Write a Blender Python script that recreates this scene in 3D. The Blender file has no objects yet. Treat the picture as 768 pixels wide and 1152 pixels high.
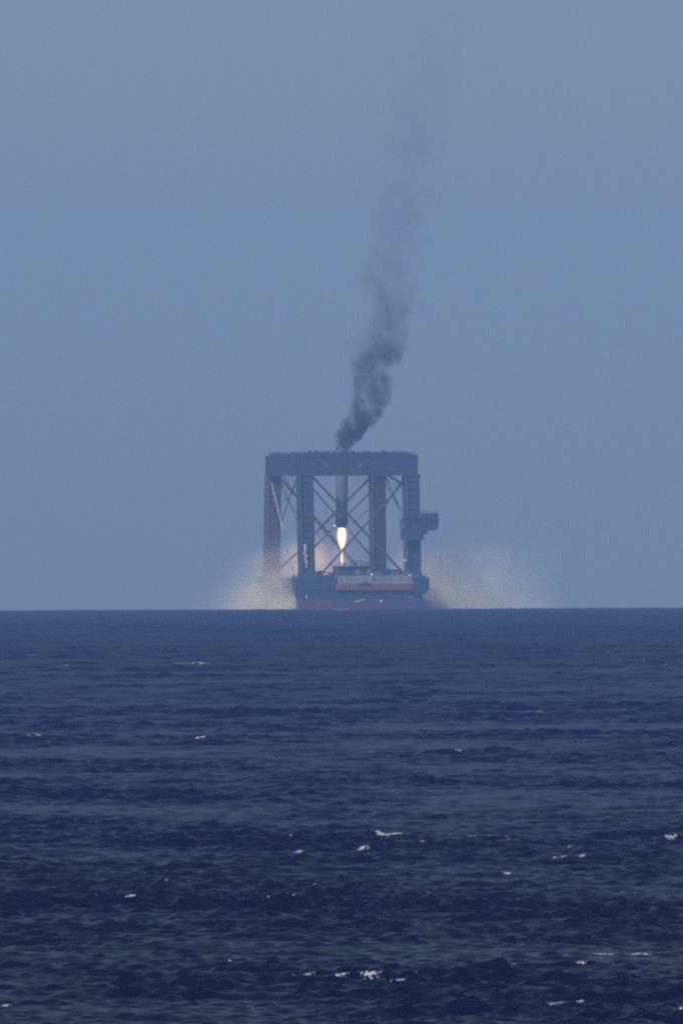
import bpy, bmesh, math, random
import numpy as np
from mathutils import Vector, Matrix

C = bpy.context.scene.collection
scn = bpy.context.scene
R_ = math.radians

# ------------------------------------------------------------------ camera, light, sky, exposure
EARTH = 9.0e5            # radius of the curved sea sheet (m)
CAMH = 20.0              # eye height over the water
DIST = 5950.0            # ship distance
PA = 0.385 / DIST        # angle of one photo pixel
DIP = math.sqrt(2 * CAMH / EARTH)
PITCH = -DIP + 110 * PA

cam_d = bpy.data.cameras.new("camera")
cam = bpy.data.objects.new("camera", cam_d)
C.objects.link(cam)
cam.location = (0, -DIST, CAMH)
cam.rotation_mode = 'QUATERNION'
q = Matrix.Rotation(R_(90) + PITCH, 4, 'X') @ Matrix.Rotation(R_(-0.24), 4, 'Z')
cam.rotation_quaternion = q.to_quaternion()
cam_d.sensor_fit = 'HORIZONTAL'
cam_d.sensor_width = 24.0
cam_d.lens = 24.0 / (2 * math.tan(768 * PA / 2))
cam_d.clip_start = 5.0
cam_d.clip_end = 30000.0
scn.camera = cam

SUN_EL, SUN_AZ = 38.0, 215.0      # azimuth measured from +Y (view direction) clockwise
world = bpy.data.worlds.new("World")
scn.world = world
world.use_nodes = True
wn = world.node_tree
bg = wn.nodes["Background"]
sky = wn.nodes.new("ShaderNodeTexSky")
sky.sky_type = 'NISHITA'
sky.sun_disc = False
sky.sun_elevation = R_(SUN_EL)
sky.sun_rotation = R_(SUN_AZ)
sky.altitude = 0
sky.air_density = 1.0
sky.dust_density = 5.0
sky.ozone_density = 0.5
# the eye looks down to a dipped horizon: lift the sky lookup so that it does not run out there
wtc = wn.nodes.new("ShaderNodeTexCoord")
wmp = wn.nodes.new("ShaderNodeMapping")
wmp.inputs["Scale"].default_value = (1, 1, 0.9)
wmp.inputs["Location"].default_value = (0, 0, 0.08)
wn.links.new(wtc.outputs["Generated"], wmp.inputs[0])
wn.links.new(wmp.outputs[0], sky.inputs[0])
wn.links.new(sky.outputs[0], bg.inputs[0])
bg.inputs[1].default_value = 0.110

sun_d = bpy.data.lights.new("sun", 'SUN')
sun_d.energy = 3.0
sun_d.angle = R_(5)
sun_d.color = (1.0, 0.95, 0.88)
sun = bpy.data.objects.new("sun", sun_d)
C.objects.link(sun)
az = R_(SUN_AZ)
sd = Vector((math.sin(az) * math.cos(R_(SUN_EL)), math.cos(az) * math.cos(R_(SUN_EL)), math.sin(R_(SUN_EL))))
sun.rotation_mode = 'QUATERNION'
sun.rotation_quaternion = sd.to_track_quat('Z', 'Y')
sun.location = (0, -3000, 400)

scn.view_settings.view_transform = 'Standard'
scn.view_settings.look = 'None'
scn.view_settings.gamma = 1.0
scn.view_settings.exposure = 0.0
scn.view_settings.use_curve_mapping = False
cy = scn.cycles
cy.use_denoising = False
cy.use_adaptive_sampling = False
cy.max_bounces = 8
cy.diffuse_bounces = 2
cy.glossy_bounces = 2
cy.transmission_bounces = 2
cy.transparent_max_bounces = 8
cy.volume_bounces = 6
cy.volume_step_rate = 1.0
cy.volume_max_steps = 256
cy.pixel_filter_type = 'BLACKMAN_HARRIS'
cy.filter_width = 2.4

# ------------------------------------------------------------------ helpers
def drop(x, y):
    return ((x * x) + (y + DIST) ** 2) / (2 * EARTH)

def tag(o, label=None, cat=None, group=None, kind=None):
    if label: o["label"] = label
    if cat: o["category"] = cat
    if group: o["group"] = group
    if kind: o["kind"] = kind
    return o

def nodes_of(m):
    m.use_nodes = True
    nt = m.node_tree
    return nt, nt.nodes, nt.links

def mat(name, col, rough=0.6, metal=0.0, wear=0.25, wcol=None, scale=0.35, bump=0.0, spec=0.3):
    """painted steel with blotchy weathering"""
    m = bpy.data.materials.new(name)
    nt, N, L = nodes_of(m)
    b = N["Principled BSDF"]
    b.inputs["Roughness"].default_value = rough
    b.inputs["Metallic"].default_value = metal
    b.inputs["Specular IOR Level"].default_value = spec
    tc = N.new("ShaderNodeTexCoord")
    mp = N.new("ShaderNodeMapping"); mp.inputs["Scale"].default_value = (1, 1, 0.3)
    no = N.new("ShaderNodeTexNoise"); no.inputs["Scale"].default_value = scale
    no.inputs["Detail"].default_value = 6; no.inputs["Roughness"].default_value = 0.65
    rp = N.new("ShaderNodeValToRGB")
    rp.color_ramp.elements[0].position = 0.42; rp.color_ramp.elements[1].position = 0.68
    w = wcol or tuple(c * 0.45 for c in col)
    rp.color_ramp.elements[0].color = (*col, 1)
    rp.color_ramp.elements[1].color = tuple(col[i] * (1 - wear) + w[i] * wear for i in range(3)) + (1,)
    L.new(tc.outputs["Object"], mp.inputs[0]); L.new(mp.outputs[0], no.inputs["Vector"])
    L.new(no.outputs["Fac"], rp.inputs[0]); L.new(rp.outputs[0], b.inputs["Base Color"])
    if bump:
        bp = N.new("ShaderNodeBump"); bp.inputs["Strength"].default_value = bump
        L.new(no.outputs["Fac"], bp.inputs["Height"]); L.new(bp.outputs[0], b.inputs["Normal"])
    return m

class MB:
    def __init__(self): self.v = []; self.f = []
    def quadbox(self, pts):
        n = len(self.v); self.v += [tuple(p) for p in pts]
        for f in ((0, 3, 2, 1), (4, 5, 6, 7), (0, 1, 5, 4), (1, 2, 6, 5), (2, 3, 7, 6), (3, 0, 4, 7)):
            self.f.append(tuple(n + i for i in f))
    def box(self, x0, x1, y0, y1, z0, z1):
        self.quadbox([(x0, y0, z0), (x1, y0, z0), (x1, y1, z0), (x0, y1, z0), (x0, y0, z1), (x1, y0, z1), (x1, y1, z1), (x0, y1, z1)])
    def bar(self, a, b, r, n=6, r2=None):
        a = Vector(a); b = Vector(b); d = (b - a)
        if d.length < 1e-6: return
        r2 = r if r2 is None else r2
        z = d.normalized(); x = z.orthogonal().normalized(); y = z.cross(x)
        k = len(self.v)
        for p, rr in ((a, r), (b, r2)):
            for i in range(n):
                t = 2 * math.pi * i / n
                self.v.append(tuple(p + x * math.cos(t) * rr + y * math.sin(t) * rr))
        for i in range(n):
            j = (i + 1) % n
            self.f.append((k + i, k + j, k + n + j, k + n + i))
        self.f.append(tuple(k + i for i in reversed(range(n)))); self.f.append(tuple(k + n + i for i in range(n)))
    def lathe(self, cx, cy_, prof, n=32, cap=True):
        k = len(self.v)
        for r, z in prof:
            for i in range(n):
                t = 2 * math.pi * i / n
                self.v.append((cx + r * math.cos(t), cy_ + r * math.sin(t), z))
        for s in range(len(prof) - 1):
            for i in range(n):
                j = (i + 1) % n
                self.f.append((k + s * n + i, k + s * n + j, k + (s + 1) * n + j, k + (s + 1) * n + i))
        if cap:
            self.f.append(tuple(k + i for i in reversed(range(n))))
            e = k + (len(prof) - 1) * n
            self.f.append(tuple(e + i for i in range(n)))
    def prism(self, poly, y0, y1):
        """poly of (x,z) extruded along y"""
        k = len(self.v); n = len(poly)
        self.v += [(x, y0, z) for x, z in poly] + [(x, y1, z) for x, z in poly]
        self.f.append(tuple(k + i for i in range(n))); self.f.append(tuple(k + n + i for i in reversed(range(n))))
        for i in range(n):
            j = (i + 1) % n
            self.f.append((k + j, k + i, k + n + i, k + n + j))
    def rail(self, pts, h=1.2, step=2.2, r=0.07, mids=2):
        for a, b in zip(pts[:-1], pts[1:]):
            a = Vector(a); b = Vector(b); L_ = (b - a).length; n = max(1, int(L_ / step))
            for i in range(n + 1):
                p = a.lerp(b, i / n); self.bar(p, p + Vector((0, 0, h)), r, 4)
            for m in range(mids):
                z = Vector((0, 0, h * (m + 1) / mids)); self.bar(a + z, b + z, r, 4)
    def build(self, name, m, parent=None, smooth=False, bevel=0):
        me = bpy.data.meshes.new(name)
        me.from_pydata(self.v, [], self.f)
        bm = bmesh.new(); bm.from_mesh(me); bmesh.ops.recalc_face_normals(bm, faces=bm.faces)
        bm.to_mesh(me); bm.free()
        if smooth:
            me.polygons.foreach_set("use_smooth", [True] * len(me.polygons))
        me.materials.append(m)
        o = bpy.data.objects.new(name, me)
        C.objects.link(o)
        if parent is not None: o.parent = parent
        if bevel:
            md = o.modifiers.new("bevel", 'BEVEL'); md.width = bevel; md.segments = 2; md.limit_method = 'ANGLE'
        return o

def empty(name, loc, rz=0):
    o = bpy.data.objects.new(name, None); C.objects.link(o)
    o.location = loc; o.rotation_euler = (0, 0, rz); o.empty_display_size = 3
    return o

# ------------------------------------------------------------------ SEA : one sheet, displaced by a wind-sea spectrum
def build_sea():
    rng = np.random.default_rng(11)
    # rows (distance from the shore the camera is on)
    rows = []
    d = 20.0
    while d < 400: rows.append(d); d += 12.0
    while d < 450: rows.append(d); d += 2.0
    while d < 6600:
        rows.append(d)
        d += 0.19 if d < 800 else (0.19 * (d / 800) ** 1.2)
    while d < 10500: rows.append(d); d += 14
    rows = np.array(rows)
    # columns (lateral tangent)
    half = 768 * PA / 2
    core = np.linspace(-1.12 * half, 1.12 * half, 330)
    ext = []
    t = 1.12 * half; st = core[1] - core[0]
    while t < 0.085:
        st *= 1.045; t += st; ext.append(t)
    ext = np.array(ext)
    ne = len(ext)
    side = 1500.0 * (np.arange(1, ne + 1) / ne) ** 5      # the sheet also runs far out sideways close to the shore
    offs = np.concatenate([-side[::-1], np.zeros(len(core)), side])
    cols = np.concatenate([-ext[::-1], core, ext])
    nr, nc = len(rows), len(cols)
    X = (rows[:, None] * cols[None, :] + offs[None, :]).astype(np.float32)
    Y = np.repeat((rows - DIST)[:, None], nc, 1).astype(np.float32)
    cell = np.maximum(np.gradient(rows)[:, None], np.abs(rows[:, None] * np.gradient(cols)[None, :] + np.gradient(offs)[None, :])).astype(np.float32)
    Z = np.zeros_like(X); DX = np.zeros_like(X); DY = np.zeros_like(X); J = np.zeros_like(X)
    # wave components: (lambda range, count, rms steepness)
    comps = []
    for lo, hi, n, steep, spread in ((38, 85, 8, 0.006, 0.5), (14, 34, 16, 0.010, 0.6), (6, 14, 26, 0.019, 0.7),
                                     (2.6, 6, 36, 0.029, 0.5), (1.1, 2.6, 50, 0.041, 0.65), (0.5, 1.1, 60, 0.044, 0.9)):
        for i in range(n):
            lam = 0.72 * lo * (hi / lo) ** rng.random()
            th = math.radians(250) + rng.normal() * spread
            comps.append((lam, th, steep * (0.6 + 0.8 * rng.random()) , rng.random() * 2 * math.pi))
    # slow patches of stronger and weaker chop
    P = np.ones_like(X)
    for i in range(9):
        lam = 60 * (500 / 60) ** rng.random(); th = rng.random() * math.pi
        P += 0.18 * np.sin((X * math.cos(th) * 2.2 + Y * math.sin(th) * 0.8) * 2 * math.pi / lam + rng.random() * 6.28)
    dd_ = (Y + DIST)
    for c0, w0, a0_ in ((1520, 120, .25), (1000, 45, .22), (810, 16, .22), (680, 12, .2)):
        P += a0_ * np.exp(-((dd_ - c0 - 0.35 * w0 * np.sin(X / (c0 * .012) + c0)) / w0) ** 2)
    P = np.clip(P, 0.45, 1.7)
    Q = np.zeros_like(X)
    for i in range(26):
        lam = 7 * (60 / 7) ** rng.random(); th = rng.random() * math.pi
        Q += np.sin((X * math.cos(th) + Y * math.sin(th) * 0.6) * 2 * math.pi / lam + rng.random() * 6.28)
    Q = np.clip(0.66 * np.exp(0.19 * Q), 0.3, 1.7)
    for lam, th, st_, ph in comps:
        k = 2 * math.pi / lam
        kx, ky = k * math.cos(th), k * math.sin(th)
        a = st_ / k * 1.0
        fade = np.clip((lam / (cell * 2.6)) - 1.0, 0, 1)
        if lam < 10: fade = fade * P
        if 1.5 < lam < 5: fade = fade * Q
        pha = (kx * X.astype(np.float64) + ky * Y + ph).astype(np.float32)
        c = np.cos(pha); s = np.sin(pha)
        Z += a * c * fade
        q_ = 0.9
        DX -= q_ * a * s * fade * math.cos(th); DY -= q_ * a * s * fade * math.sin(th)
        J += q_ * st_ * c * fade
    # whitecaps : breaking crests where the surface pinches most, plus the ones the photo shows
    foam = np.zeros_like(X)
    def add_cap(px, py, w, hgt, amt=1.0):
        al = (py - 686) * PA + DIP
        dd = EARTH * (al - math.sqrt(max(al * al - 2 * CAMH / EARTH, 0)))
        x0 = (px - 384) * PA * dd; y0 = dd - DIST
        W = w * PA * dd / 2
        ri = np.searchsorted(rows, dd); 
        r0 = max(0, ri - 40); r1 = min(nr, ri + 40)
        near = (np.abs(X[r0:r1] - x0) < max(W * 0.6, 0.5))
        zz = np.where(near, Z[r0:r1], -9)
        i, j = np.unravel_index(np.argmax(zz), zz.shape)
        cy0 = Y[r0 + i, j]; cx0 = X[r0 + i, j]
        a0 = max(0, r0 + i - 60); a1 = min(nr, r0 + i + 60)
        u = (X[a0:a1] - x0) / max(W, 0.30)
        D_ = max(hgt * .6, 0.45)
        wob = 0.5 * np.sin(X[a0:a1] * 1.9 + px) + 0.4 * np.sin(X[a0:a1] * 4.7 + py)
        v = (Y[a0:a1] - cy0 - wob) / D_
        f = np.clip(1.25 - (u * u + v * v), 0, 1)
        f *= np.clip((Z[a0:a1] - (zz.max() - 0.40)) / 0.2, 0, 1)
        foam[a0:a1] = np.maximum(foam[a0:a1], np.clip(f * 1.3, 0, 1.15) * (0.45 + 0.6 * amt))
    caps = [(432, 942, 40, 1.6, 1.0), (528, 946, 18, 1.0, 1.0), (555, 947, 40, .8, .6), (406, 960, 18, .9, .7), (478, 948, 14, .7, .8),
            (335, 1102, 26, .9, .7), (385, 1099, 44, .6, .4), (410, 1106, 30, .8, .6), (442, 1113, 18, .7, .7), (628, 970, 20, .9, .6), (652, 968, 12, .9, .9), (640, 959, 8, .7, .9),
            (40, 827, 22, 1.6, 1.0), (33, 737, 12, 1.6, 1.0), (215, 748, 46, 2.6, .7), (238, 744, 12, 1.5, .7), (76, 748, 16, 1.5, .7), (78, 704, 8, 2.0, 1.0),
            (233, 833, 26, 1.2, .7), (220, 833, 6, 1.0, 1.0), (458, 745, 7, 1.4, 1.0), (319, 743, 9, 1.3, .8), (596, 802, 20, 1.2, .7), (680, 1084, 30, .8, .6), (715, 1076, 30, .8, .7),
            (616, 1140, 30, .9, .7), (650, 1141, 10, .8, .9), (5, 1142, 12, .8, .9), (250, 1090, 12, .7, .7), (310, 859, 12, 1.0, .7), (745, 750, 8, 1.3, .9), (720, 748, 7, 1.3, .9),
            (588, 850, 10, 1.0, .7), (512, 845, 12, 1.0, .6), (184, 993, 16, .7, .6), (332, 960, 8, .7, .9), (752, 951, 22, .8, .6), (570, 992, 14, .6, .6), (539, 975, 8, .7, .8), (655, 1100, 14, .7, .6),
            (45, 770, 6, 1.3, .9), (508, 830, 6, 1, .9), (420, 848, 18, 1.1, .5), (560, 1088, 30, .7, .5), (110, 700, 5, 1.4, .8), (640, 715, 5, 1.4, .8), (735, 704, 14, 1.5, .5), (370, 762, 6, 1.2, .9)]
    for c in caps: add_cap(*c)
    thr = np.quantile(J[(rows > 450) & (rows < 1200)][:, len(ext):-len(ext)], 0.99988)
    foam = np.maximum(foam, np.clip((J - thr) / (0.10 * thr), 0, 1) * 0.85 * (np.abs(X) < 600) * ((Y + DIST) < 3500))
    Zf = Z - (X.astype(np.float64) ** 2 + (Y + DIST).astype(np.float64) ** 2) / (2 * EARTH)
    co = np.stack([X + DX, Y + DY, Zf], -1).astype(np.float32).reshape(-1)
    me = bpy.data.meshes.new("sea")
    nv = nr * nc
    idx = np.arange(nv, dtype=np.int32).reshape(nr, nc)
    q4 = np.stack([idx[:-1, :-1], idx[:-1, 1:], idx[1:, 1:], idx[1:, :-1]], -1).reshape(-1)
    nf = len(q4) // 4
    me.vertices.add(nv); me.vertices.foreach_set("co", co)
    me.loops.add(len(q4)); me.loops.foreach_set("vertex_index", q4)
    me.polygons.add(nf)
    me.polygons.foreach_set("loop_start", np.arange(0, nf * 4, 4, dtype=np.int32))
    me.polygons.foreach_set("use_smooth", np.ones(nf, dtype=bool))
    me.update(calc_edges=True)
    at = me.attributes.new("foam", 'FLOAT', 'POINT')
    at.data.foreach_set("value", foam.reshape(-1).astype(np.float32))
    # slopes too fine for the sheet's own mesh live on as roughness
    ar = me.attributes.new("fine_slope", 'FLOAT', 'POINT')
    ar.data.foreach_set("value", (0.15 + 0.20 * np.clip((np.hypot(X, Y + DIST) - 600) / 1800, 0, 1)).reshape(-1).astype(np.float32))
    # material
    m = bpy.data.materials.new("sea_water")
    nt, N, L = nodes_of(m)
    b = N["Principled BSDF"]
    b.inputs["Base Color"].default_value = (0.0012, 0.0020, 0.034, 1)
    b.inputs["IOR"].default_value = 1.088
    b.inputs["Roughness"].default_value = 0.27
    # darker, duller blue inshore, stronger blue offshore
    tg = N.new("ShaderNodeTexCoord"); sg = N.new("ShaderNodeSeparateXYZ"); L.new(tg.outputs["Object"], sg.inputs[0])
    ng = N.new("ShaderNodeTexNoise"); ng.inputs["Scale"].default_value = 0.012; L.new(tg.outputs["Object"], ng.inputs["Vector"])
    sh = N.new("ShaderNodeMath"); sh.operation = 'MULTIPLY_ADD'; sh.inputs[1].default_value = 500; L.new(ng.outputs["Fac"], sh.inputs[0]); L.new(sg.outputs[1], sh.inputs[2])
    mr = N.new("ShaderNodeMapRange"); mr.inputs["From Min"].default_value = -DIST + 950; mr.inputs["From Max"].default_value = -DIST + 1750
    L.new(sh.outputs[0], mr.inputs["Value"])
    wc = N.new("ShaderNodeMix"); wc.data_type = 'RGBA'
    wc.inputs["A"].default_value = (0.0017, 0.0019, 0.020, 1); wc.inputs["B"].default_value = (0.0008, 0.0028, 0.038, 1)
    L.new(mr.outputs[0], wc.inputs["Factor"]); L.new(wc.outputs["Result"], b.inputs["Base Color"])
    fs = N.new("ShaderNodeAttribute"); fs.attribute_name = "fine_slope"
    L.new(fs.outputs["Fac"], b.inputs["Roughness"])
    tc = N.new("ShaderNodeTexCoord")
    def noise(scale, sx, sy, det):
        mp = N.new("ShaderNodeMapping"); mp.inputs["Scale"].default_value = (sx, sy, 1)
        mp.inputs["Rotation"].default_value = (0, 0, 0.3)
        n = N.new("ShaderNodeTexNoise"); n.inputs["Scale"].default_value = scale; n.inputs["Detail"].default_value = det
        n.inputs["Roughness"].default_value = 0.6
        L.new(tc.outputs["Object"], mp.inputs[0]); L.new(mp.outputs[0], n.inputs["Vector"])
        return n
    n1 = noise(3.2, 0.5, 1.0, 6)
    bp = N.new("ShaderNodeBump"); bp.inputs["Distance"].default_value = 0.22; bp.inputs["Strength"].default_value = 0.9
    L.new(n1.outputs["Fac"], bp.inputs["Height"]); L.new(bp.outputs[0], b.inputs["Normal"])
    # foam
    fo = N.new("ShaderNodeBsdfDiffuse"); fo.inputs["Color"].default_value = (0.34, 0.37, 0.40, 1)
    af = N.new("ShaderNodeAttribute"); af.attribute_name = "foam"
    n2 = noise(7.0, 0.8, 1.0, 5)
    ma = N.new("ShaderNodeMath"); ma.operation = 'MULTIPLY_ADD'; ma.inputs[1].default_value = 11.0; ma.inputs[2].default_value = -6.6
    ad = N.new("ShaderNodeMath"); ad.operation = 'MULTIPLY_ADD'; ad.inputs[1].default_value = 1.75
    L.new(n2.outputs["Fac"], ma.inputs[0]); L.new(af.outputs["Fac"], ad.inputs[0]); L.new(ma.outputs[0], ad.inputs[2])
    gt = N.new("ShaderNodeMath"); gt.operation = 'MULTIPLY'; gt.use_clamp = True
    st2 = N.new("ShaderNodeMath"); st2.operation = 'MULTIPLY'; st2.inputs[1].default_value = 6; st2.use_clamp = True
    L.new(af.outputs["Fac"], st2.inputs[0]); L.new(st2.outputs[0], gt.inputs[0]); L.new(ad.outputs[0], gt.inputs[1])
    mx = N.new("ShaderNodeMixShader")
    L.new(gt.outputs[0], mx.inputs[0]); L.new(b.outputs[0], mx.inputs[1]); L.new(fo.outputs[0], mx.inputs[2])
    L.new(mx.outputs[0], N["Material Output"].inputs["Surface"])
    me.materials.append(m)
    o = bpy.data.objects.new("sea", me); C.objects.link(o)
    tag(o, "dark blue choppy open sea with scattered whitecaps", "sea", kind="structure")
    print("sea verts", nv, nr, nc)
build_sea()

# ------------------------------------------------------------------ HAZE
HZ = 0.86e-4
def build_haze():
    m = bpy.data.materials.new("haze_air")
    m.cycles.volume_sampling = 'DISTANCE'
    nt, N, L = nodes_of(m)
    N.remove(N["Principled BSDF"])
    v = N.new("ShaderNodeVolumePrincipled")
    v.inputs["Color"].default_value = (0.235, 0.455, 0.93, 1)
    v.inputs["Density"].default_value = HZ
    v.inputs["Anisotropy"].default_value = 0.0
    L.new(v.outputs[0], N["Material Output"].inputs["Volume"])
    b = MB(); b.box(-2600, 2600, -DIST - 60, 4700, -96, 252)
    o = b.build("haze", m)
    tag(o, "pale blue sea haze between the shore and the horizon", "haze", kind="stuff")
build_haze()

# ------------------------------------------------------------------ materials
M = {
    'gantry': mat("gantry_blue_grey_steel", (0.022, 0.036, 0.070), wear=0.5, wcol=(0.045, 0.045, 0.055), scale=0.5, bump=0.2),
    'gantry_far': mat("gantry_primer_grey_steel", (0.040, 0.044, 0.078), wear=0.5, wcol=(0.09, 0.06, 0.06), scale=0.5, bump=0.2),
    'brace': mat("brace_steel", (0.045, 0.050, 0.065)),
    'rail': mat("railing_steel", (0.06, 0.07, 0.09)),
    'cable': mat("wire_cable", (0.50, 0.48, 0.45)),
    'dark_cable': mat("dark_rope", (0.06, 0.06, 0.07)),
    'hull': mat("hull_navy_paint", (0.020, 0.040, 0.090), wear=0.4, wcol=(0.05, 0.045, 0.05), scale=0.25),
    'red': mat("red_antifouling", (0.10, 0.04, 0.055), wear=1.0, wcol=(0.02, 0.04, 0.09), scale=0.06),
    'redband': mat("red_lead_band", (0.21, 0.08, 0.05), wear=0.95, wcol=(0.10, 0.07, 0.08), scale=0.4),
    'grey': mat("deckhouse_light_grey", (0.20, 0.21, 0.24), wear=0.7, scale=0.4),
    'dark': mat("deckhouse_dark_blue", (0.035, 0.055, 0.095), wear=0.5, scale=0.6),
    'deck': mat("deck_plate", (0.06, 0.065, 0.07)),
    'white': mat("white_paint", (0.75, 0.75, 0.72), wear=0.3),
    'port': mat("porthole_glass", (0.13, 0.14, 0.17), rough=0.3),
    'glass': mat("window_glass", (0.01, 0.015, 0.02), rough=0.15, spec=0.5),
    'rocket': mat("rocket_grey_skin", (0.14, 0.14, 0.18), wear=0.5, wcol=(0.05, 0.04, 0.045), scale=0.4),
    'soot': mat("rocket_scorched_skirt", (0.055, 0.035, 0.04), wear=0.5, scale=0.8),
    'engine': mat("engine_metal", (0.12, 0.09, 0.08), metal=0.8, rough=0.4),
}

# ------------------------------------------------------------------ frame of the ship
TH = R_(16.8)
S_, C_ = math.sin(TH), math.cos(TH)
WZ = -DIST * DIST / (2 * EARTH) - 0.2
def lx(px, y):  # photo column -> local x on the local depth y
    X = (px - 384) * 0.385
    return (X + y * S_) / C_
def lz(py):     # photo row -> height over the water at the ship
    return (686 - py) * 0.385

# ---- ship
ship = empty("recovery_ship", (0, 0, WZ), TH)
tag(ship, "navy recovery ship with rust red band and low grey deckhouse on the horizon", "ship")
yN = -6.0
L0, R0 = lx(331, yN), lx(481, yN)
L1, R1 = lx(337, yN), lx(474.5, yN)
DECK = lz(650)
def hull_mesh():
    b = MB()
    # stations along y: (y, left deck x, right deck x, left water x, right water x)
    st = [(yN, L0, R0 - 2.2, L1, R1), (4, L0 + 1.6, R0 - 1, L1 + 1.6, R1), (14, L0 + 5.5, R0 - 1, L1 + 5.3, R1), (32, L0 + 5.0, R0 - 1, L1 + 5, R1), (39, L0 + 1.2, R0 - 1, L1 + 2.2, R1 - 1), (52, L0 + 1.4, R0 - 1, L1 + 2.2, R1 - 1), (72, L0 + 6, R0 - 6, L0 + 11, R0 - 12), (92, L0 + 18, R0 - 18, L0 + 23, R0 - 24), (104, 5.5, 8.5, 6, 8)]
    zs = [-4.0, 0.0, 5.6]
    return st
def skin(b, st, z0, z1, f0, f1, off=0.0):
    """ring wall between heights; f = fraction deck(1)/water(0) lateral"""
    ring = []
    for z, f in ((z0, f0), (z1, f1)):
        left = [(s[3] * (1 - f) + s[1] * f - off, s[0] - (off if i == 0 else 0), z) for i, s in enumerate(st)]
        right = [(s[4] * (1 - f) + s[2] * f + off, s[0] - (off if i == 0 else 0), z) for i, s in enumerate(st)]
        ring.append(left + right[::-1])
    n = len(ring[0]); k = len(b.v)
    b.v += ring[0] + ring[1]
    for i in range(n):
        j = (i + 1) % n
        b.f.append((k + i, k + j, k + n + j, k + n + i))
    b.f.append(tuple(k + i for i in reversed(range(n)))); b.f.append(tuple(k + n + i for i in range(n)))
st = hull_mesh()
b = MB(); skin(b, st, 5.0, 9.2, 0.15, 0.72); skin(b, st, 9.2, DECK, 0.72, 1.0)
hull = b.build("hull", M['hull'], ship)
b = MB(); skin(b, st, -5, 5.0, -0.05, 0.15, 0.03); b.build("lower_hull", M['red'], ship)["label"] = "dull red lower hull at the waterline"
# right-hand bulge low at the waterline and sponson block above
b = MB()
b.prism([(lx(468, -7.5), -3), (lx(479.5, -7.5), -3), (lx(479.5, -7.5), lz(678)), (lx(477, -7.5), lz(677)), (lx(474, -7.5), lz(673)), (lx(468, -7.5), lz(673))], -8.0, 14)
b.build("fender_sponson", M['hull'], ship)
b = MB()
y = -7.4
b.prism([(lx(464, y), lz(666)), (lx(474, y), lz(670)), (lx(481.6, y), lz(664)), (lx(481.8, y), lz(652)), (lx(480, y), lz(649)), (lx(464, y), lz(649))], -8.4, 6)
for px in (466, 470, 474, 478):
    b.box(lx(px, y), lx(px, y) + .4, -8.75, -8.35, lz(665), lz(650))
sp = b.build("side_platform", M['hull'], ship)
b = MB()
b.bar((lx(472.4, -7), -7, lz(650)), (lx(472.4, -7), -7, lz(636)), .35, 6, .15)
b.bar((lx(477, -5), -5, lz(650)), (lx(477, -5), -5, lz(644)), .25, 6)
b.bar((lx(471, -7), -7, lz(641)), (lx(474, -7), -7, lz(641)), .12, 4)
b.build("signal_mast", M['rail'], ship)
# deck edge, railings and gear
b = MB()
b.rail([(L0 + .3, yN + .3, DECK), (lx(381, yN), yN + .3, DECK)], 1.3)
b.rail([(L0 + .6, yN + .3, DECK), (L0 + 2, 4, DECK), (L0 + 5.9, 14, DECK), (L0 + 5.4, 32, DECK)], 1.3)
b.build("railing", M['rail'], ship)
random.seed(4)
for (px, w, h, y0) in ((356, 4.5, 2.4, 1.0), (361, 2.0, 3.4, 4.0), (367, 6.5, 1.2, 0.0), (374, 2.8, 2.6, 5.0)):
    b = MB(); x = lx(px, y0)
    b.box(x - w / 2, x + w / 2, y0, y0 + 2.6, DECK, DECK + h * .8); b.box(x - w / 4, x + w / 4, y0 + .4, y0 + 2, DECK + h * .8, DECK + h)
    b.bar((x - w / 2 - .3, y0 - .5, DECK + .7), (x + w / 2 + .3, y0 - .5, DECK + .7), .6, 10)
    b.build("deck_winch", M['dark'], ship, bevel=.08)
b = MB()
b.rail([(lx(357, -4), -4, DECK), (lx(379, -4), -4, DECK)], 1.5, 1.6, .12)
b.bar((lx(372, -3), -3, DECK), (lx(372, -3), -3, DECK + 2.6), .3, 6); b.bar((lx(352, -3), -3, DECK + 2.9), (lx(372, -3), -3, DECK + 2.4), .22, 6)
b.build("deck_gear", M['dark'], ship)
# light grey wall band carrying the deckhouse
yB = -6.9
xa, xb = lx(380.5, yB), lx(467, yB)
b = MB()
b.box(xa, xb, yB, 5, lz(656.5), lz(647.3))
gw = b.build("deckhouse", M['grey'], ship, bevel=.15)
b = MB()
b.box(xa - 1, lx(470, yB - .5), yB - .6, 4.5, lz(663.6), lz(656.4))
for i in range(42):
    x = xa + i * (xb - xa) / 41; b.box(x - .14, x + .14, yB - .85, yB - .58, lz(663.4), lz(656.8))
rb = b.build("red_hull_band", M['redband'], ship); rb["label"] = "rust red band under the grey deckhouse"
b = MB()
b.prism([(lx(403, yB), lz(656.3)), (lx(416, yB), lz(656.3)), (lx(412, yB), lz(653.5)), (lx(409.5, yB), lz(652.2)), (lx(406, yB), lz(654))], yB - 1.6, yB - .02)
lb = b.build("lifeboat", M['redband'], ship); lb["label"] = "red covered lifeboat against the grey deckhouse wall"
# ribs and portholes on the grey band
for i in range(24):
    x = xa + 1.2 + i * (xb - xa - 2.4) / 23
    if lx(402, yB) < x < lx(417, yB): continue
    b = MB(); b.box(x - .25, x + .25, yB - .05, yB + .2, lz(652.2), lz(651)); b.build("porthole", M['port'], gw)
b = MB(); b.rail([(xa + .3, yB + .2, lz(647.3)), (xb - .3, yB + .2, lz(647.3))], 1.2, 1.8, .08); b.build("railing", M['rail'], gw)
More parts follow.
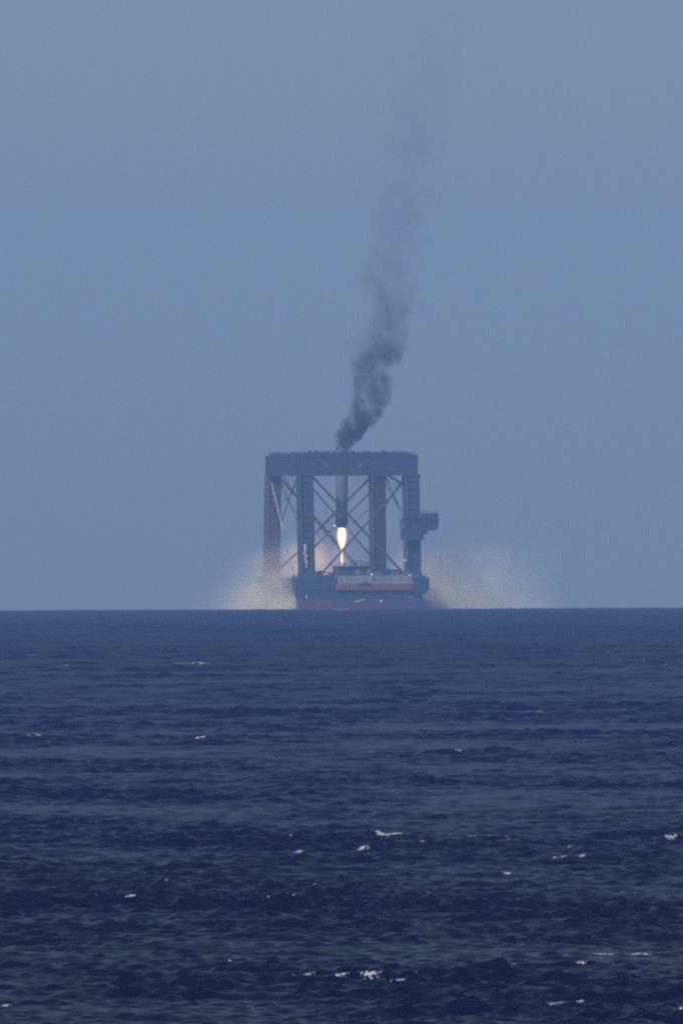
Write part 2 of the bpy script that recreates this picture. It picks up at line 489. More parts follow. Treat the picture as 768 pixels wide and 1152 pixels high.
# lower roof tier (dark, windows)
b = MB(); b.box(lx(417, yB), lx(452.5, yB), -5.2, 3, lz(647.3), lz(641.2)); b.box(lx(419, yB), lx(452, yB) + .7, -5.6, 3.3, lz(641.2), lz(640.4))
t2 = b.build("upper_deckhouse", M['dark'], ship, bevel=.08); t2["label"] = "long low dark upper deckhouse tier with windows"
for i in range(11):
    x = lx(419.5, yB) + i * 1.15 * 1.05
    b = MB(); b.box(x, x + .8, -5.32, -5.16, lz(645.3), lz(643.0)); b.build("window", M['glass'], t2)
for px in (422, 427, 441, 447):
    b = MB(); b.box(lx(px, yB), lx(px, yB) + .9, -5.5, -5.3, lz(647), lz(642.6)); b.build("door", M['grey'], t2)
# bridge block
b = MB(); b.box(lx(381.7, yB), lx(417, yB), -5.6, 3.4, lz(647.3), lz(637.2)); b.box(lx(381, yB), lx(418.2, yB), -6.3, 4, lz(637.2), lz(636.2))
br = b.build("bridge_block", M['dark'], ship, bevel=.1); br["label"] = "taller dark bridge block with antennas on its roof"
for i in range(10):
    x = lx(383.4, yB) + i * 1.3
    b = MB(); b.box(x, x + .95, -5.74, -5.56, lz(641.6), lz(639.2)); b.build("window", M['glass'], br)
for px in (400.5, 403, 413, 416):
    b = MB(); b.box(lx(px, yB), lx(px, yB) + .7, -5.95, -5.7, lz(647), lz(640.5)); b.build("ladder_casing", M['grey'], br)
random.seed(9)
for px, h, r in ((394.5, 2.4, .45), (397.5, 1.4, .6), (401.5, 2.2, .3), (406, 2.3, .4), (409.5, 2.0, .3), (412, 1.5, .55), (387, 1.0, .4)):
    b = MB(); x = lx(px, -3); b.bar((x, -3, lz(636.2)), (x, -3, lz(636.2) + h), r * .5, 6); b.lathe(x, -3, [(r * .3, lz(636.2) + h - .8), (r * 1.3, lz(636.2) + h - .3), (r * .9, lz(636.2) + h + .2), (.05, lz(636.2) + h + .5)], 10)
    b.build("antenna", M['rail'], br)
b = MB(); b.rail([(lx(381.5, yB), -6.1, lz(636.2)), (lx(418, yB), -6.1, lz(636.2))], 1.1, 1.6, .08); b.build("railing", M['rail'], br)
# hull side details: ribs, draught marks, anchor pocket, scuttles
b = MB()
for i in range(30):
    x = L1 + 1.5 + i * (R1 - L1 - 4) / 29
    b.box(x - .12, x + .12, yN - .16, yN + .1, 5.3, 9.4 if i % 3 else 8.6)
b.box(L1 + 1, R1, yN - .3, yN + .1, 8.9, 9.3); b.box(L1 + 1, R1, yN - .24, yN + .1, 5.1, 5.5)
b.build("hull_rib", M['hull'], ship)
for px, py, w, h in ((427, 675.8, .8, .8), (344, 671, .3, 1.5), (398, 676, 2.5, .25), (405, 674.5, 2.0, .2), (460, 672, 1.5, .2)):
    b = MB(); b.box(lx(px, yN), lx(px, yN) + w, yN - .45, yN + .1, lz(py) - h / 2, lz(py) + h / 2); b.build("hull_fitting", M['white'], ship)
for px, py in ((455.3, 630.5), (460.5, 647), (418, 646)):
    b = MB(); x = lx(px, -8.6); b.lathe(x, -8.6, [(.05, lz(py) - .5), (.5, lz(py) - .3), (.55, lz(py) + .2), (.1, lz(py) + .5)], 10)
    b.bar((x, -8.6, lz(py)), (x, -7, lz(py)), .15, 5)
    if py > 640: b.build("floodlight", M['white'], ship)

# ---- gantry
gan = empty("gantry", (0, 0, WZ), TH)
tag(gan, "tall dark four towered steel gantry with cross braces standing on the ship's deck", "gantry")
BB, BT = lz(534.3), lz(511.2)
yF = 45.0
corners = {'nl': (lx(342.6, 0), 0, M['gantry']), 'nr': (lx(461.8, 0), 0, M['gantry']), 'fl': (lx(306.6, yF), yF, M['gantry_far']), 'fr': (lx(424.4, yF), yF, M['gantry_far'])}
W = 6.1
def leg(cx, cyy, m, lean=0.0, hw=W / 2):
    b = MB(); z0, z1 = DECK - .05, BB + .4
    n = 15
    def P(z, sx, sy): 
        t = 1 - (z - z0) / (z1 - z0); o = lean * t
        return (cx + o + sx, cyy + sy, z)
    # four corner columns, plating set back between them, ring stiffeners
    for sx in (-1, 1):
        for sy in (-1, 1):
            b.bar(P(z0, sx * (hw - .45), sy * (hw * .9 - .45)), P(z1, sx * (hw - .45), sy * (hw * .9 - .45)), .62, 10)
    k = hw - .5; ky = hw * .9 - .5
    b.quadbox([P(z0, -k, -ky), P(z0, k, -ky), P(z0, k, ky), P(z0, -k, ky), P(z1, -k, -ky), P(z1, k, -ky), P(z1, k, ky), P(z1, -k, ky)])
    for i in range(1, n):
        z = z0 + (z1 - z0) * i / n
        h = .22
        b.quadbox([P(z - h, -hw, -hw * .9), P(z - h, hw, -hw * .9), P(z - h, hw, hw * .9), P(z - h, -hw, hw * .9), P(z + h, -hw, -hw * .9), P(z + h, hw, -hw * .9), P(z + h, hw, hw * .9), P(z + h, -hw, hw * .9)])
    b.quadbox([P(z0, -hw - .8, -hw - .5), P(z0, hw + .8, -hw - .5), P(z0, hw + .8, hw + .5), P(z0, -hw - .8, hw + .5), P(z0 + 3, -hw - .02, -hw * .9 - .02), P(z0 + 3, hw + .02, -hw * .9 - .02), P(z0 + 3, hw + .02, hw * .9 + .02), P(z0 + 3, -hw - .02, hw * .9 + .02)])
    o = b.build("leg", m, gan)
    b = MB()
    for s in (-.35, .35):
        b.bar((cx + lean + 1.4 + s, cyy - hw - .25, z0 + 3), (cx + 1.4 + s, cyy - hw - .25, z1), .09, 4)
    for i in range(60):
        z = z0 + 3 + (z1 - z0 - 3) * i / 60; t = 1 - (z - z0) / (z1 - z0)
        b.bar((cx + lean * t + 1.05, cyy - hw - .25, z), (cx + lean * t + 1.75, cyy - hw - .25, z), .06, 4)
    b.build("ladder", M['rail'], o)
    return o
lnl = leg(*corners['nl'], lean=.8)
lnr = leg(*corners['nr'], lean=.9)
lfl = leg(*corners['fl'], lean=-.8)
lfr = leg(*corners['fr'], lean=.2)
# pale worn marks down the near left leg
b = MB(); random.seed(3)
for (px, py, w, h) in ((343.3, 614.5, 1.1, 2.2), (343.0, 619.5, .7, 1.5), (344.4, 624.5, .9, 1.2), (343.2, 628.5, .8, 1.6), (344.6, 632, .7, 1.4), (344.8, 636.5, .6, 1.0), (341.6, 622.5, .5, .9)):
    x = lx(px, -3.2); b.box(x - w / 2, x + w / 2, -3.08, -2.2, lz(py) - h / 2, lz(py) + h / 2)
b.build("pale_plate", M['cable'], lnl)["label"] = "pale worn plates down the tower"

# top frame beams
def beam(x0, y0, x1, y1, m, w=6.0):
    b = MB(); a = Vector((x0, y0, 0)); c = Vector((x1, y1, 0)); d = (c - a).normalized(); nrm = Vector((-d.y, d.x, 0)) * (w / 2)
    L_ = (c - a).length
    def bx_(s0, s1, z0, z1, k=1.0):
        p = a + d * s0; q2 = a + d * s1; n_ = nrm * k
        b.quadbox([(*(p - n_).xy, z0), (*(q2 - n_).xy, z0), (*(q2 + n_).xy, z0), (*(p + n_).xy, z0), (*(p - n_).xy, z1), (*(q2 - n_).xy, z1), (*(q2 + n_).xy, z1), (*(p + n_).xy, z1)])
    bx_(0, L_, BB + .5, BT - .5, .90)
    bx_(0, L_, BB, BB + 1.0); bx_(0, L_, BT - .9, BT); bx_(0, L_, (BB + BT) / 2 - .3, (BB + BT) / 2 + .3, .95)
    n = int(L_ / 2.6)
    for i in range(n + 1):
        s = L_ * i / n; bx_(max(0, s - .18), min(L_, s + .18), BB + .5, BT - .5, .97)
    return b.build("top_beam", m, gan)
nl, nr_, fl, fr = corners['nl'], corners['nr'], corners['fl'], corners['fr']
h_ = W / 2 + .05
bn = beam(nl[0] - h_, 0, lx(470 - 1.8, 0), 0, M['gantry'])
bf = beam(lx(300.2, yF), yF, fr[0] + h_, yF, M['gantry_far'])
bl = beam(nl[0], h_, fl[0], yF - h_, M['gantry'])
brr = beam(nr_[0], h_, fr[0], yF - h_, M['gantry'])
# clutter on the top frame: railing, cable drums, fairleads
def top_clutter(bm_par, pts, seed, n):
    random.seed(seed)
    b = MB(); b.rail([(p[0], p[1], BT) for p in pts], 1.3, 1.5, .1); b.build("railing", M['rail'], bm_par)
    a, c = Vector(pts[0]), Vector(pts[1])
    for i in range(n):
        p = a.lerp(c, (i + random.random()) / n) + Vector((0, random.uniform(.8, 4)))
        w, h = random.uniform(.8, 2.6), random.uniform(.5, 1.5)
        b = MB(); b.box(p.x - w, p.x + w, p.y - .6, p.y + .9, BT, BT + h)
        b.bar((p.x, p.y, BT + h), (p.x, p.y, BT + h + random.uniform(.2, .9)), .2, 5)
        if i % 3 == 0: b.lathe(p.x, p.y, [(.7, BT + h), (.7, BT + h + .5), (.2, BT + h + .8)], 8)
        b.build("winch_box", M['gantry'], bm_par)
top_clutter(bn, [(nl[0] - 2.5, -2.7), (lx(466, 0), -2.7)], 1, 26)
top_clutter(bf, [(fl[0] - 2.0, yF - 2.7), (fr[0] + 2.5, yF - 2.7)], 2, 18)
for bm_, A, B_ in ((bl, nl, fl), (brr, nr_, fr)):
    b = MB(); b.rail([(A[0] - 2.7, A[1] + 3, BT), (B_[0] - 2.7, B_[1] - 3, BT)], 1.3, 1.5, .1); b.build("railing", M['rail'], bm_)
# round emblem and a few faint characters on the near beam
def ring(b, cx, z, r, y, t=.28, n=20):
    for i in range(n):
        a0, a1 = 2 * math.pi * i / n, 2 * math.pi * (i + 1) / n
        b.quadbox([(cx + (r - t) * math.cos(a0), y, z + (r - t) * math.sin(a0)), (cx + r * math.cos(a0), y, z + r * math.sin(a0)), (cx + r * math.cos(a1), y, z + r * math.sin(a1)), (cx + (r - t) * math.cos(a1), y, z + (r - t) * math.sin(a1)),
                   (cx + (r - t) * math.cos(a0), y + .2, z + (r - t) * math.sin(a0)), (cx + r * math.cos(a0), y + .2, z + r * math.sin(a0)), (cx + r * math.cos(a1), y + .2, z + r * math.sin(a1)), (cx + (r - t) * math.cos(a1), y + .2, z + (r - t) * math.sin(a1))])
emb = mat("faded_white_marking", (0.16, 0.17, 0.20), wear=.5, scale=1.0)
for px in (364.8, 402.0):
    b = MB(); x = lx(px, 0); z = lz(522.4)
    ring(b, x, z, 1.25, -3.2)
    b.box(x - .75, x + .75, -3.2, -2.9, z - .12, z + .14); b.box(x - .12, x + .12, -3.23, -2.9, z - .8, z + .8)
    b.build("emblem", emb, bn)
# hanging net lines under the beams
random.seed(5)
for px in (316.5, 319, 322, 325, 328.5, 331.5):
    x = lx(px, 25); b = MB(); b.bar((x, 25, BB + 1), (x + random.uniform(-.2, .2), 25, BB - random.uniform(4, 8)), .10, 4); b.build("net_line", M['dark_cable'], gan)
for px in (362, 366, 370, 398, 401.5, 405, 409, 413, 438, 442, 446, 448):
    x = lx(px, 2); b = MB(); b.bar((x, 2, BB + .5), (x + random.uniform(-.2, .2), 2, BB - random.uniform(2.5, 5.5)), .09, 4); b.build("net_line", M['dark_cable'], gan)
def pt(px, py, y): return (lx(px, y), y, lz(py))
braces = [  # near face X
    (pt(350, 534, 0), pt(453.5, 645, 0), .54), (pt(456, 540, 0), pt(352, 655, 0), .46),
    # far face X
    (pt(417, 536, yF), pt(313.5, 640, yF), .58), (pt(314, 536, yF), pt(417.5, 655, yF), .52),
    # left side face X
    (pt(336, 532, 2), pt(315, 588, yF - 2), .26), (pt(316, 543, yF - 2), pt(336, 590, 2), .26), (pt(318, 535, yF - 2), pt(337, 562, 2), .26),
    # right side face X
    (pt(433, 533, yF - 2), pt(451, 575, 1), .34), (pt(452, 540, 1), pt(431, 573, yF - 2), .34), (pt(435.5, 533.5, 22), pt(453, 544, 22), .5),
    (pt(352, 549, 1), pt(377, 578, 1), .2), (pt(416, 553, 3), pt(393, 577, 3), .2), (pt(352, 582, yF), pt(392, 630, yF), .3), (pt(417, 570, yF), pt(396, 590, yF), .2),
    (pt(318, 556, yF - 4), pt(334, 576, 4), .16), (pt(333, 545, 4), pt(316, 566, yF - 4), .16), (pt(433, 541, yF - 5), pt(447, 570, 5), .22), (pt(333.5, 622, 4), pt(314, 639, yF - 4), .3),
    # inner struts between towers
    (pt(334, 528, 3), pt(426, 636, yF - 3), .40), (pt(434, 537, yF - 3), pt(350, 618, 3), .34),
]
for a, c, r in braces:
    b = MB(); b.bar(a, c, r, 10); b.build("brace", M['brace'], gan, smooth=False)
b = MB(); b.bar(pt(305, 542, yF - 5), pt(317.5, 595, yF - 14), .17, 5); b.build("stay_cable", M['cable'], gan)["label"] = "pale slanting cable in front of the far left tower"
b = MB(); b.bar(pt(317.5, 595, yF - 14), pt(325, 628, 20), .10, 5); b.bar(pt(325, 628, 20), pt(331.5, 648, 1), .10, 5); b.build("stay_cable", M['dark_cable'], gan)
b = MB(); b.bar(pt(449, 607, -2), pt(444.5, 618, -1), .13, 5); b.bar(pt(444.5, 618, -1), pt(441.7, 632, 0), .13, 5); b.bar(pt(441.7, 632, 0), pt(441.7, 641.5, 0), .13, 5); b.build("stay_cable", M['dark_cable'], gan)
b = MB(); b.bar((lx(470.8, 0), -1, lz(545)), (lx(470.8, 0), -1, lz(576)), .28, 6); b.box(lx(469, 0), lx(471.6, 0), -2, 1, lz(537.5), lz(534)); b.build("cable_trunk", M['gantry'], gan)

# machinery platform on the near right tower
py_ = -3.6
b = MB()
b.box(lx(449, py_), lx(454, py_), -6, -3.2, lz(607), lz(585)); b.box(lx(469.5, py_), lx(474.8, py_), -6, 4, lz(607), lz(597.5))
b.box(lx(448.2, py_), lx(474.8, py_), -6.9, -3.4, lz(607.4), lz(604)); b.box(lx(450, py_), lx(472, py_), -6.6, -3.4, lz(604), lz(583.5))
b.box(lx(466, py_), lx(489, py_), -6.2, 3, lz(597), lz(593.6)); 
b.box(lx(470.5, py_), lx(477.5, py_), -5.8, 2.6, lz(593.6), lz(578.5))
pf = b.build("machinery_platform", M['gantry'], gan, bevel=.1)
b = MB()
b.box(lx(479, py_), lx(491.6, py_), -5.8, 2.6, lz(595), lz(588.5)); b.box(lx(479, py_), lx(491.6, py_), -5.8, 2.6, lz(585), lz(577.2))
for px in (479, 484, 490.6): b.box(lx(px, py_), lx(px, py_) + .5, -5.8, -5.2, lz(588.5), lz(585)); b.box(lx(px, py_), lx(px, py_) + .5, 2, 2.6, lz(588.5), lz(585))
b.build("control_cabin", M['gantry'], pf)["label"] = "boxy cabin with an open window band"
b = MB()
b.box(lx(479.5, py_), lx(491, py_), -4.6, 1.4, lz(588.6), lz(584.9)); b.build("cabin_window", M['port'], pf)
b = MB()
b.rail([(lx(447.5, py_), -6.8, lz(583.5)), (lx(470, py_), -6.8, lz(583.5))], 1.2, 1.4, .09)
b.rail([(lx(472, py_), -5.6, lz(577.5)), (lx(491.4, py_), -5.6, lz(577.2))], 1.1, 1.2, .09)
b.build("railing", M['rail'], pf)
for (pa, pb, ra, rb_) in ((448, 456, 591, 585.5), (462, 468, 583.5, 581), (474.8, 478, 601, 597), (452, 458, 583.5, 581.8)):
    b = MB(); b.box(lx(pa, py_), lx(pb, py_), -7.6, -5, lz(ra), lz(rb_)); b.build("winch_housing", M['gantry'], pf)
for k in range(1):
    b = MB(); b.bar((lx(472 + k, py_), -5.5 + k * 3, lz(601)), (lx(479 + k, py_), -5.5 + k * 3, lz(595.2)), .22, 6); b.build("strut", M['gantry'], pf)
b = MB(); x = lx(478.4, py_); b.bar((x, -4, lz(578)), (x, -4, lz(573.6)), .2, 5); b.bar((x - .6, -4, lz(575)), (x + .6, -4, lz(575)), .1, 4); b.build("antenna", M['rail'], pf)
b = MB(); x = lx(453.5, -7.2); b.box(x - .4, x + .4, -7.3, -6.55, lz(592.4), lz(590.6)); b.build("lamp_housing", M['white'], pf)
b = MB(); x = lx(455.3, -3.6); b.lathe(x, -3.6, [(.05, lz(630.5) - .55), (.5, lz(630.5) - .3), (.55, lz(630.5) + .2), (.1, lz(630.5) + .5)], 10); b.bar((x, -3.6, lz(630.5)), (x, -2.4, lz(630.5)), .15, 5); b.build("floodlight", M['white'], lnr)

# ---- rocket
rx, ry = 6.75, 22.0
RX, RY = rx * C_ - ry * S_, rx * S_ + ry * C_
RB = lz(592.6)
roc = empty("rocket", (RX, RY, WZ + RB), TH)
tag(roc, "grey cylindrical rocket booster hanging upright in the middle of the gantry with its engine burning", "rocket")
top = lz(500.5) - RB
b = MB(); b.lathe(0, 0, [(2.62, 4.0), (2.62, top * .55), (2.66, top * .55), (2.66, top * .56), (2.62, top * .56), (2.62, top - 1.2), (2.45, top - .5), (1.6, top)], 40)
rbod = b.build("body", M['rocket'], roc, smooth=False)
b = MB(); b.lathe(0, 0, [(2.74, 0.9), (2.70, 4.02), (2.58, 4.02), (2.58, 0.9)], 40, cap=False); b.lathe(0, 0, [(2.5, 1.0), (2.5, 1.5)], 32)
for i in range(8):
    a = i * math.pi / 4 + .2; b.box(2.74 * math.cos(a) - .15, 2.74 * math.cos(a) + .15, 2.74 * math.sin(a) - .15, 2.74 * math.sin(a) + .15, .9, 3.6)
b.build("engine_skirt", M['soot'], roc)["label"] = "scorched brown skirt round the engines"
for i in range(7):
    a = i * math.pi / 3; r = 1.55 if i < 6 else 0
    b = MB(); b.lathe(r * math.cos(a), r * math.sin(a), [(.28, 1.1), (.34, .8), (.5, .3), (.62, -.35), (.58, -.35), (.3, .6)], 14, cap=False); b.build("engine_nozzle", M['engine'], roc)
for a in (math.pi - .05, .25, math.pi / 2, -math.pi / 2 + .5):
    b = MB()
    ca, sa = math.cos(a), math.sin(a)
    def P2(u, v, z): return (ca * u - sa * v, sa * u + ca * v, z)
    z = top - 2.2
    for v in np.linspace(-.9, .9, 5): b.bar(P2(2.6, v, z), P2(5.0, v, z + .2), .11, 4)
    for u in (2.9, 3.6, 4.3, 5.0): b.bar(P2(u, -.9, z + .1), P2(u, .9, z + .1), .11, 4)
    b.build("grid_fin", M['engine'], roc)
for a in (math.pi * .9,):
    b = MB(); b.bar((2.7 * math.cos(a), 2.7 * math.sin(a), 1.0), (3.5 * math.cos(a), 3.5 * math.sin(a), .4), .25, 6); b.build("hook", M['white'], roc)

# ------------------------------------------------------------------ volumes
def vol_nodes(name, step):
    m = bpy.data.materials.new(name)
    nt, N, L = nodes_of(m)
    N.remove(N["Principled BSDF"])
    v = N.new("ShaderNodeVolumePrincipled")
    L.new(v.outputs[0], N["Material Output"].inputs["Volume"])
    m.cycles.volume_step_rate = step
    m.cycles.volume_sampling = 'DISTANCE'
    m.cycles.homogeneous_volume = False
    return m, nt, N, L, v
def mth(N, L, op, a, b=None, c=None, clamp=False):
    n = N.new("ShaderNodeMath"); n.operation = op; n.use_clamp = clamp
    for i, s in enumerate((a, b, c)):
        if s is None: continue
        if isinstance(s, (int, float)): n.inputs[i].default_value = s
        else: L.new(s, n.inputs[i])
    return n.outputs[0]
def curve(N, L, src, pts):
    f = N.new("ShaderNodeFloatCurve"); cu = f.mapping.curves[0]
    while len(cu.points) > 2: cu.points.remove(cu.points[1])
    cu.points[0].location = pts[0]; cu.points[1].location = pts[-1]
    for p in pts[1:-1]: cu.points.new(*p)
    for p in cu.points: p.handle_type = 'AUTO'
    f.mapping.use_clip = False
    f.mapping.update(); L.new(src, f.inputs["Value"])
    return f.outputs[0]

# exhaust flame
FL = (RX, RY)
def flame():
    b = MB()
    prof = [(2.3, .5), (3.4, -.6), (4.0, -2.4), (3.9, -4.6), (3.2, -6.8), (2.3, -8.8), (1.5, -10.4), (1.2, -11.4), (1.3, -12.6), (1.3, -14.5), (1.0, -16.4), (.35, -17.6)]
    b.lathe(0, 0, prof[::-1], 24)
    m, nt, N, L, v = vol_nodes("flame_gas", 0.25)
    N.remove(v)
    em = N.new("ShaderNodeEmission")
    tc = N.new("ShaderNodeTexCoord"); sp_ = N.new("ShaderNodeSeparateXYZ"); L.new(tc.outputs["Object"], sp_.inputs[0])
    r2 = mth(N, L, 'ADD', mth(N, L, 'MULTIPLY', sp_.outputs[0], sp_.outputs[0]), mth(N, L, 'MULTIPLY', sp_.outputs[1], sp_.outputs[1]))
    rr_ = mth(N, L, 'SQRT', r2)
    t = mth(N, L, 'DIVIDE', mth(N, L, 'MULTIPLY', sp_.outputs[2], -1.0), 18.0)
    rad = curve(N, L, t, [(0, .66), (.1, .88), (.2, .95), (.33, .84), (.45, .60), (.55, .34), (.61, .28), (.7, .36), (.8, .36), (.92, .25), (1, .1)])
    q_ = mth(N, L, 'DIVIDE', rr_, mth(N, L, 'MULTIPLY', rad, 2.5))
    core = mth(N, L, 'SUBTRACT', 1.0, q_, clamp=True)
    inten = curve(N, L, t, [(0, .6), (.05, 1), (.35, 1), (.5, .85), (.58, .7), (.8, .8), (.93, .35), (1, .02)])
    s = mth(N, L, 'MULTIPLY', core, mth(N, L, 'MULTIPLY', inten, 2.2))
    # wide dull red sheath of emission, standing for glow scattered round the flame
    q2 = mth(N, L, 'DIVIDE', rr_, mth(N, L, 'MULTIPLY', rad, 4.0))
    halo = mth(N, L, 'MULTIPLY', mth(N, L, 'POWER', mth(N, L, 'SUBTRACT', 1.0, q2, clamp=True), 1.3), mth(N, L, 'MULTIPLY', inten, .16))
    L.new(mth(N, L, 'ADD', s, halo), em.inputs["Strength"])
    mc = N.new("ShaderNodeMix"); mc.data_type = 'RGBA'
    mc.inputs["A"].default_value = (1.0, .36, .17, 1); mc.inputs["B"].default_value = (1.0, .60, .27, 1)
    L.new(mth(N, L, 'MULTIPLY', core, 3.0, clamp=True), mc.inputs["Factor"])
    L.new(mc.outputs["Result"], em.inputs["Color"])
    L.new(em.outputs[0], N["Material Output"].inputs["Volume"])
    o = b.build("exhaust_flame", m)
    o.location = (RX, RY, WZ + RB)
    tag(o, "bright yellow white flame pointing down from the rocket's base", "flame")
    ld = bpy.data.lights.new("flame_glow", 'POINT'); ld.energy = 25000; ld.color = (1.0, .50, .24); ld.shadow_soft_size = 2.0
    lo = bpy.data.objects.new("flame_glow", ld); C.objects.link(lo); lo.location = (0, 0, -5.5); lo.parent = o
flame()

# black smoke column from the rocket top
def plume():
    # photo path: (py, centre px, half width px, darkness)
    path = [(504, 385, 9, 5), (494, 389, 14, 5), (480, 398, 19, 2.8), (455, 411, 23, 1.2), (430, 418, 26, .62), (406, 423, 31, .55), (384, 428, 32, .36), (352, 439, 32, .22), (316, 438, 38, .11), (271, 448, 38, .07), (235, 452, 42, .058), (180, 463, 40, .05), (135, 472, 40, .034), (68, 490, 44, .02), (15, 502, 48, .012)]
    z0 = WZ + lz(505); z1 = WZ + lz(-30); H = z1 - z0
    zz = [((WZ + lz(p[0])) - z0) for p in path]
    xs = [(p[1] - 384) * .385 for p in path]; rs = [p[2] * .385 for p in path]
    b = MB(); n = 28; k = 0
    seg = 64
    for i in range(seg + 1):
        z = H * i / seg
        x = float(np.interp(z, zz, xs)); r = float(np.interp(z, zz, rs)) * 1.22 + .2
        for j in range(n):
            a = 2 * math.pi * j / n
            w = 1 + .07 * math.sin(3 * a + z * .21) + .05 * math.sin(5 * a - z * .4)
            b.v.append((x + r * w * math.cos(a), r * w * math.sin(a), z))
    for i in range(seg):
        for j in range(n):
            j2 = (j + 1) % n
            b.f.append((i * n + j, i * n + j2, (i + 1) * n + j2, (i + 1) * n + j))
    b.f.append(tuple(reversed(range(n)))); b.f.append(tuple(seg * n + i for i in range(n)))
    m, nt, N, L, v = vol_nodes("black_smoke", 0.09)
    v.inputs["Color"].default_value = (0.10, 0.10, 0.13, 1)
    v.inputs["Anisotropy"].default_value = 0.0
    tc = N.new("ShaderNodeTexCoord"); 
    # warp the lookup so that the column breaks into puffs
    wn_ = N.new("ShaderNodeTexNoise"); wn_.inputs["Scale"].default_value = .075; wn_.inputs["Detail"].default_value = 3
    L.new(tc.outputs["Object"], wn_.inputs["Vector"])
    vs = N.new("ShaderNodeVectorMath"); vs.operation = 'SUBTRACT'; L.new(wn_.outputs["Color"], vs.inputs[0]); vs.inputs[1].default_value = (.5, .5, .5)
    sp_ = N.new("ShaderNodeSeparateXYZ"); L.new(tc.outputs["Object"], sp_.inputs[0])
    sw = N.new("ShaderNodeSeparateXYZ"); L.new(vs.outputs[0], sw.inputs[0])
    t = mth(N, L, 'DIVIDE', sp_.outputs[2], H)
    cx = mth(N, L, 'MULTIPLY', curve(N, L, t, [(z / H, x / 50) for z, x in zip(zz, xs)]), 50.0)
    rr = mth(N, L, 'MULTIPLY', curve(N, L, t, [(z / H, r / 20) for z, r in zip(zz, rs)]), 20.0)
    den = curve(N, L, t, [(z / H, p[3]) for z, p in zip(zz, path)])
    amp = mth(N, L, 'MULTIPLY', rr, 2.9)
    dx = mth(N, L, 'SUBTRACT', mth(N, L, 'ADD', sp_.outputs[0], mth(N, L, 'MULTIPLY', sw.outputs[0], amp)), cx)
    dy = mth(N, L, 'ADD', sp_.outputs[1], mth(N, L, 'MULTIPLY', sw.outputs[1], amp))
    dist = mth(N, L, 'DIVIDE', mth(N, L, 'SQRT', mth(N, L, 'ADD', mth(N, L, 'MULTIPLY', dx, dx), mth(N, L, 'MULTIPLY', dy, dy))), rr)
    fall = mth(N, L, 'MULTIPLY', mth(N, L, 'SUBTRACT', 1.0, dist), 2.2, clamp=True)
    n2 = N.new("ShaderNodeTexNoise"); n2.inputs["Scale"].default_value = .16; n2.inputs["Detail"].default_value = 4; n2.inputs["Roughness"].default_value = .6
    mp = N.new("ShaderNodeMapping"); mp.inputs["Scale"].default_value = (1, 1, .75); mp.inputs["Rotation"].default_value = (0, .4, 0)
    L.new(tc.outputs["Object"], mp.inputs[0]); L.new(mp.outputs[0], n2.inputs["Vector"])
    puff = mth(N, L, 'MULTIPLY_ADD', n2.outputs["Fac"], 5.5, -2.15, clamp=True)
    d = mth(N, L, 'MULTIPLY', mth(N, L, 'MULTIPLY', fall, puff), mth(N, L, 'MULTIPLY', den, 0.22))
    L.new(d, v.inputs["Density"])
    o = b.build("smoke", m)
    o.location = (0, RY, z0)
    tag(o, "thin column of black smoke rising from the gantry top and fading upward to the right", "smoke", kind="stuff")
plume()

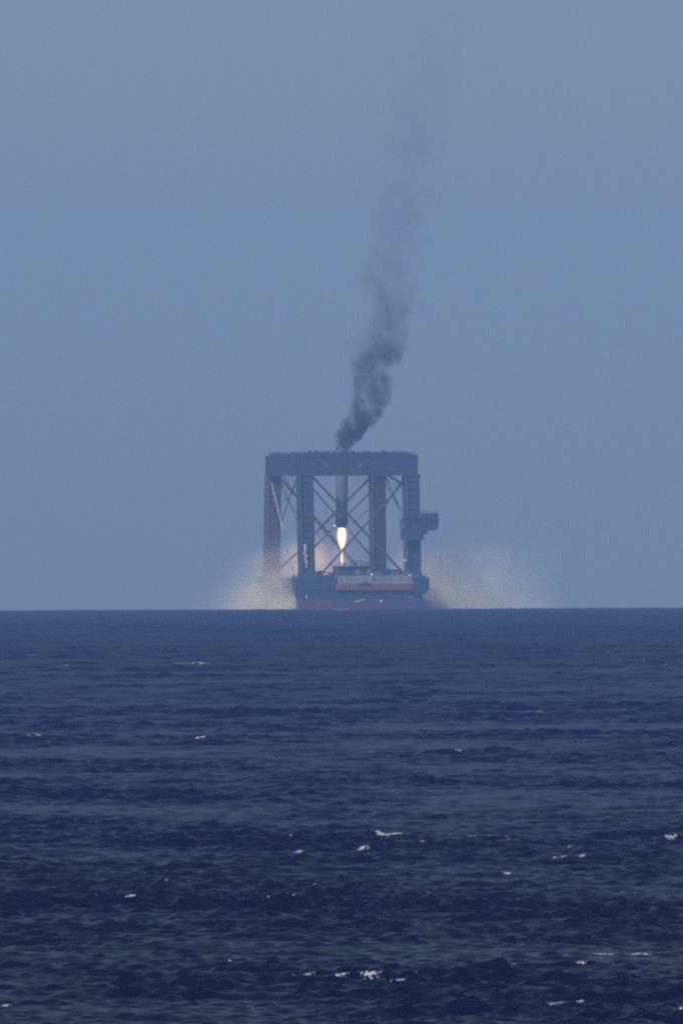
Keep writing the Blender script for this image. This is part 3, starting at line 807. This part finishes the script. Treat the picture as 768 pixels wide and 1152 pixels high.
# exhaust clouds low over the water
def cloud(name, label, X0, X1, Y0, Y1, top_, dens, col, prof_x, seed, nzs=1.5, nscale=.06, step=.12, hz=None):
    """soft low cloud: density from a height curve along x, broken by noise"""
    z0 = WZ - .5; H = top_
    nx, nth = 24, 14
    b = MB()
    cxm, cym = (X0 + X1) / 2, (Y0 + Y1) / 2
    # lumpy dome domain following the height profile
    nX = 30; ring = []
    for i in range(nX + 1):
        u = i / nX; x = X0 + (X1 - X0) * u
        h = max(.06, float(np.interp(u, [p[0] for p in prof_x], [p[1] for p in prof_x]))) * H
        hy = (Y1 - Y0) / 2 * (0.35 + .65 * min(1, h / H * 1.3))
        for j in range(nth + 1):
            a = math.pi * j / nth
            w = 1 + .05 * math.sin(4 * a + i * .9 + seed)
            b.v.append((x - cxm, -math.cos(a) * hy * w, max(0, math.sin(a) ** .7 * h * w)))
    n = nth + 1
    for i in range(nX):
        for j in range(n):
            j2 = (j + 1) % n
            b.f.append((i * n + j, i * n + j2, (i + 1) * n + j2, (i + 1) * n + j))
    b.f.append(tuple(reversed(range(n)))); b.f.append(tuple(nX * n + i for i in range(n)))
    m, nt, N, L, v = vol_nodes(name + "_vapour", step)
    v.inputs["Color"].default_value = (*col, 1); v.inputs["Anisotropy"].default_value = 0.0
    tc = N.new("ShaderNodeTexCoord"); sp_ = N.new("ShaderNodeSeparateXYZ"); L.new(tc.outputs["Object"], sp_.inputs[0])
    u = mth(N, L, 'MULTIPLY_ADD', sp_.outputs[0], 1 / (X1 - X0), .5)
    hh = mth(N, L, 'MULTIPLY', curve(N, L, u, [(p[0], p[1]) for p in prof_x]), H)
    hh = mth(N, L, 'MAXIMUM', hh, .5)
    n2 = N.new("ShaderNodeTexNoise"); n2.inputs["Scale"].default_value = nscale; n2.inputs["Detail"].default_value = 4; n2.inputs["Roughness"].default_value = .55
    mp = N.new("ShaderNodeMapping"); mp.inputs["Location"].default_value = (seed * 7, 0, 0); L.new(tc.outputs["Object"], mp.inputs[0]); L.new(mp.outputs[0], n2.inputs["Vector"])
    nz = mth(N, L, 'MULTIPLY_ADD', n2.outputs["Fac"], nzs, -nzs / 2)
    zr = mth(N, L, 'ADD', mth(N, L, 'DIVIDE', sp_.outputs[2], hh), nz)
    yy = mth(N, L, 'DIVIDE', mth(N, L, 'ABSOLUTE', sp_.outputs[1]), (Y1 - Y0) / 2)
    fz = mth(N, L, 'SUBTRACT', .95, zr, clamp=True)
    fz = mth(N, L, 'POWER', fz, 2.7)
    fy = mth(N, L, 'MULTIPLY', mth(N, L, 'SUBTRACT', 1.0, mth(N, L, 'ADD', yy, mth(N, L, 'MULTIPLY', nz, .5))), 2.0, clamp=True)
    fx = mth(N, L, 'MULTIPLY', mth(N, L, 'MULTIPLY', mth(N, L, 'MULTIPLY', u, mth(N, L, 'SUBTRACT', 1.0, u)), 4.0), 1.6, clamp=True)
    if hz: fx = mth(N, L, 'MULTIPLY', curve(N, L, u, hz), 1.0)
    d = mth(N, L, 'MULTIPLY', mth(N, L, 'MULTIPLY', fz, fy), mth(N, L, 'MULTIPLY', fx, dens))
    L.new(d, v.inputs["Density"])
    o = b.build(name, m); o.location = (cxm, cym, z0)
    tag(o, label, "vapour", "exhaust vapour on both sides of the ship", "stuff")
    return o
def WX(px): return (px - 384) * .385
cloud("mist", "pale tan exhaust cloud low over the water, left of the ship and behind its gantry towers", WX(205), WX(412), -8, 66, lz(584), .17, (1, .97, .80),
      [(0, .5), (.15, .62), (.33, .8), (.5, .92), (.7, 1.0), (.85, .9), (1, .5)], 1.0, hz=[(0, 0), (.08, .008), (.17, .03), (.28, .12), (.42, .45), (.55, 1.0), (.72, .8), (.85, .25), (1, 0)])
cloud("mist", "pale soft exhaust haze low over the water right of the ship", WX(440), WX(640), 10, 60, lz(574), .155, (1, .98, .82),
      [(0, .8), (.15, .85), (.5, .95), (.75, 1.0), (.9, .9), (1, .8)], 2.0, nzs=.8, hz=[(0, .9), (.22, 1.0), (.4, .6), (.6, .3), (.8, .12), (.92, .04), (1, 0)])
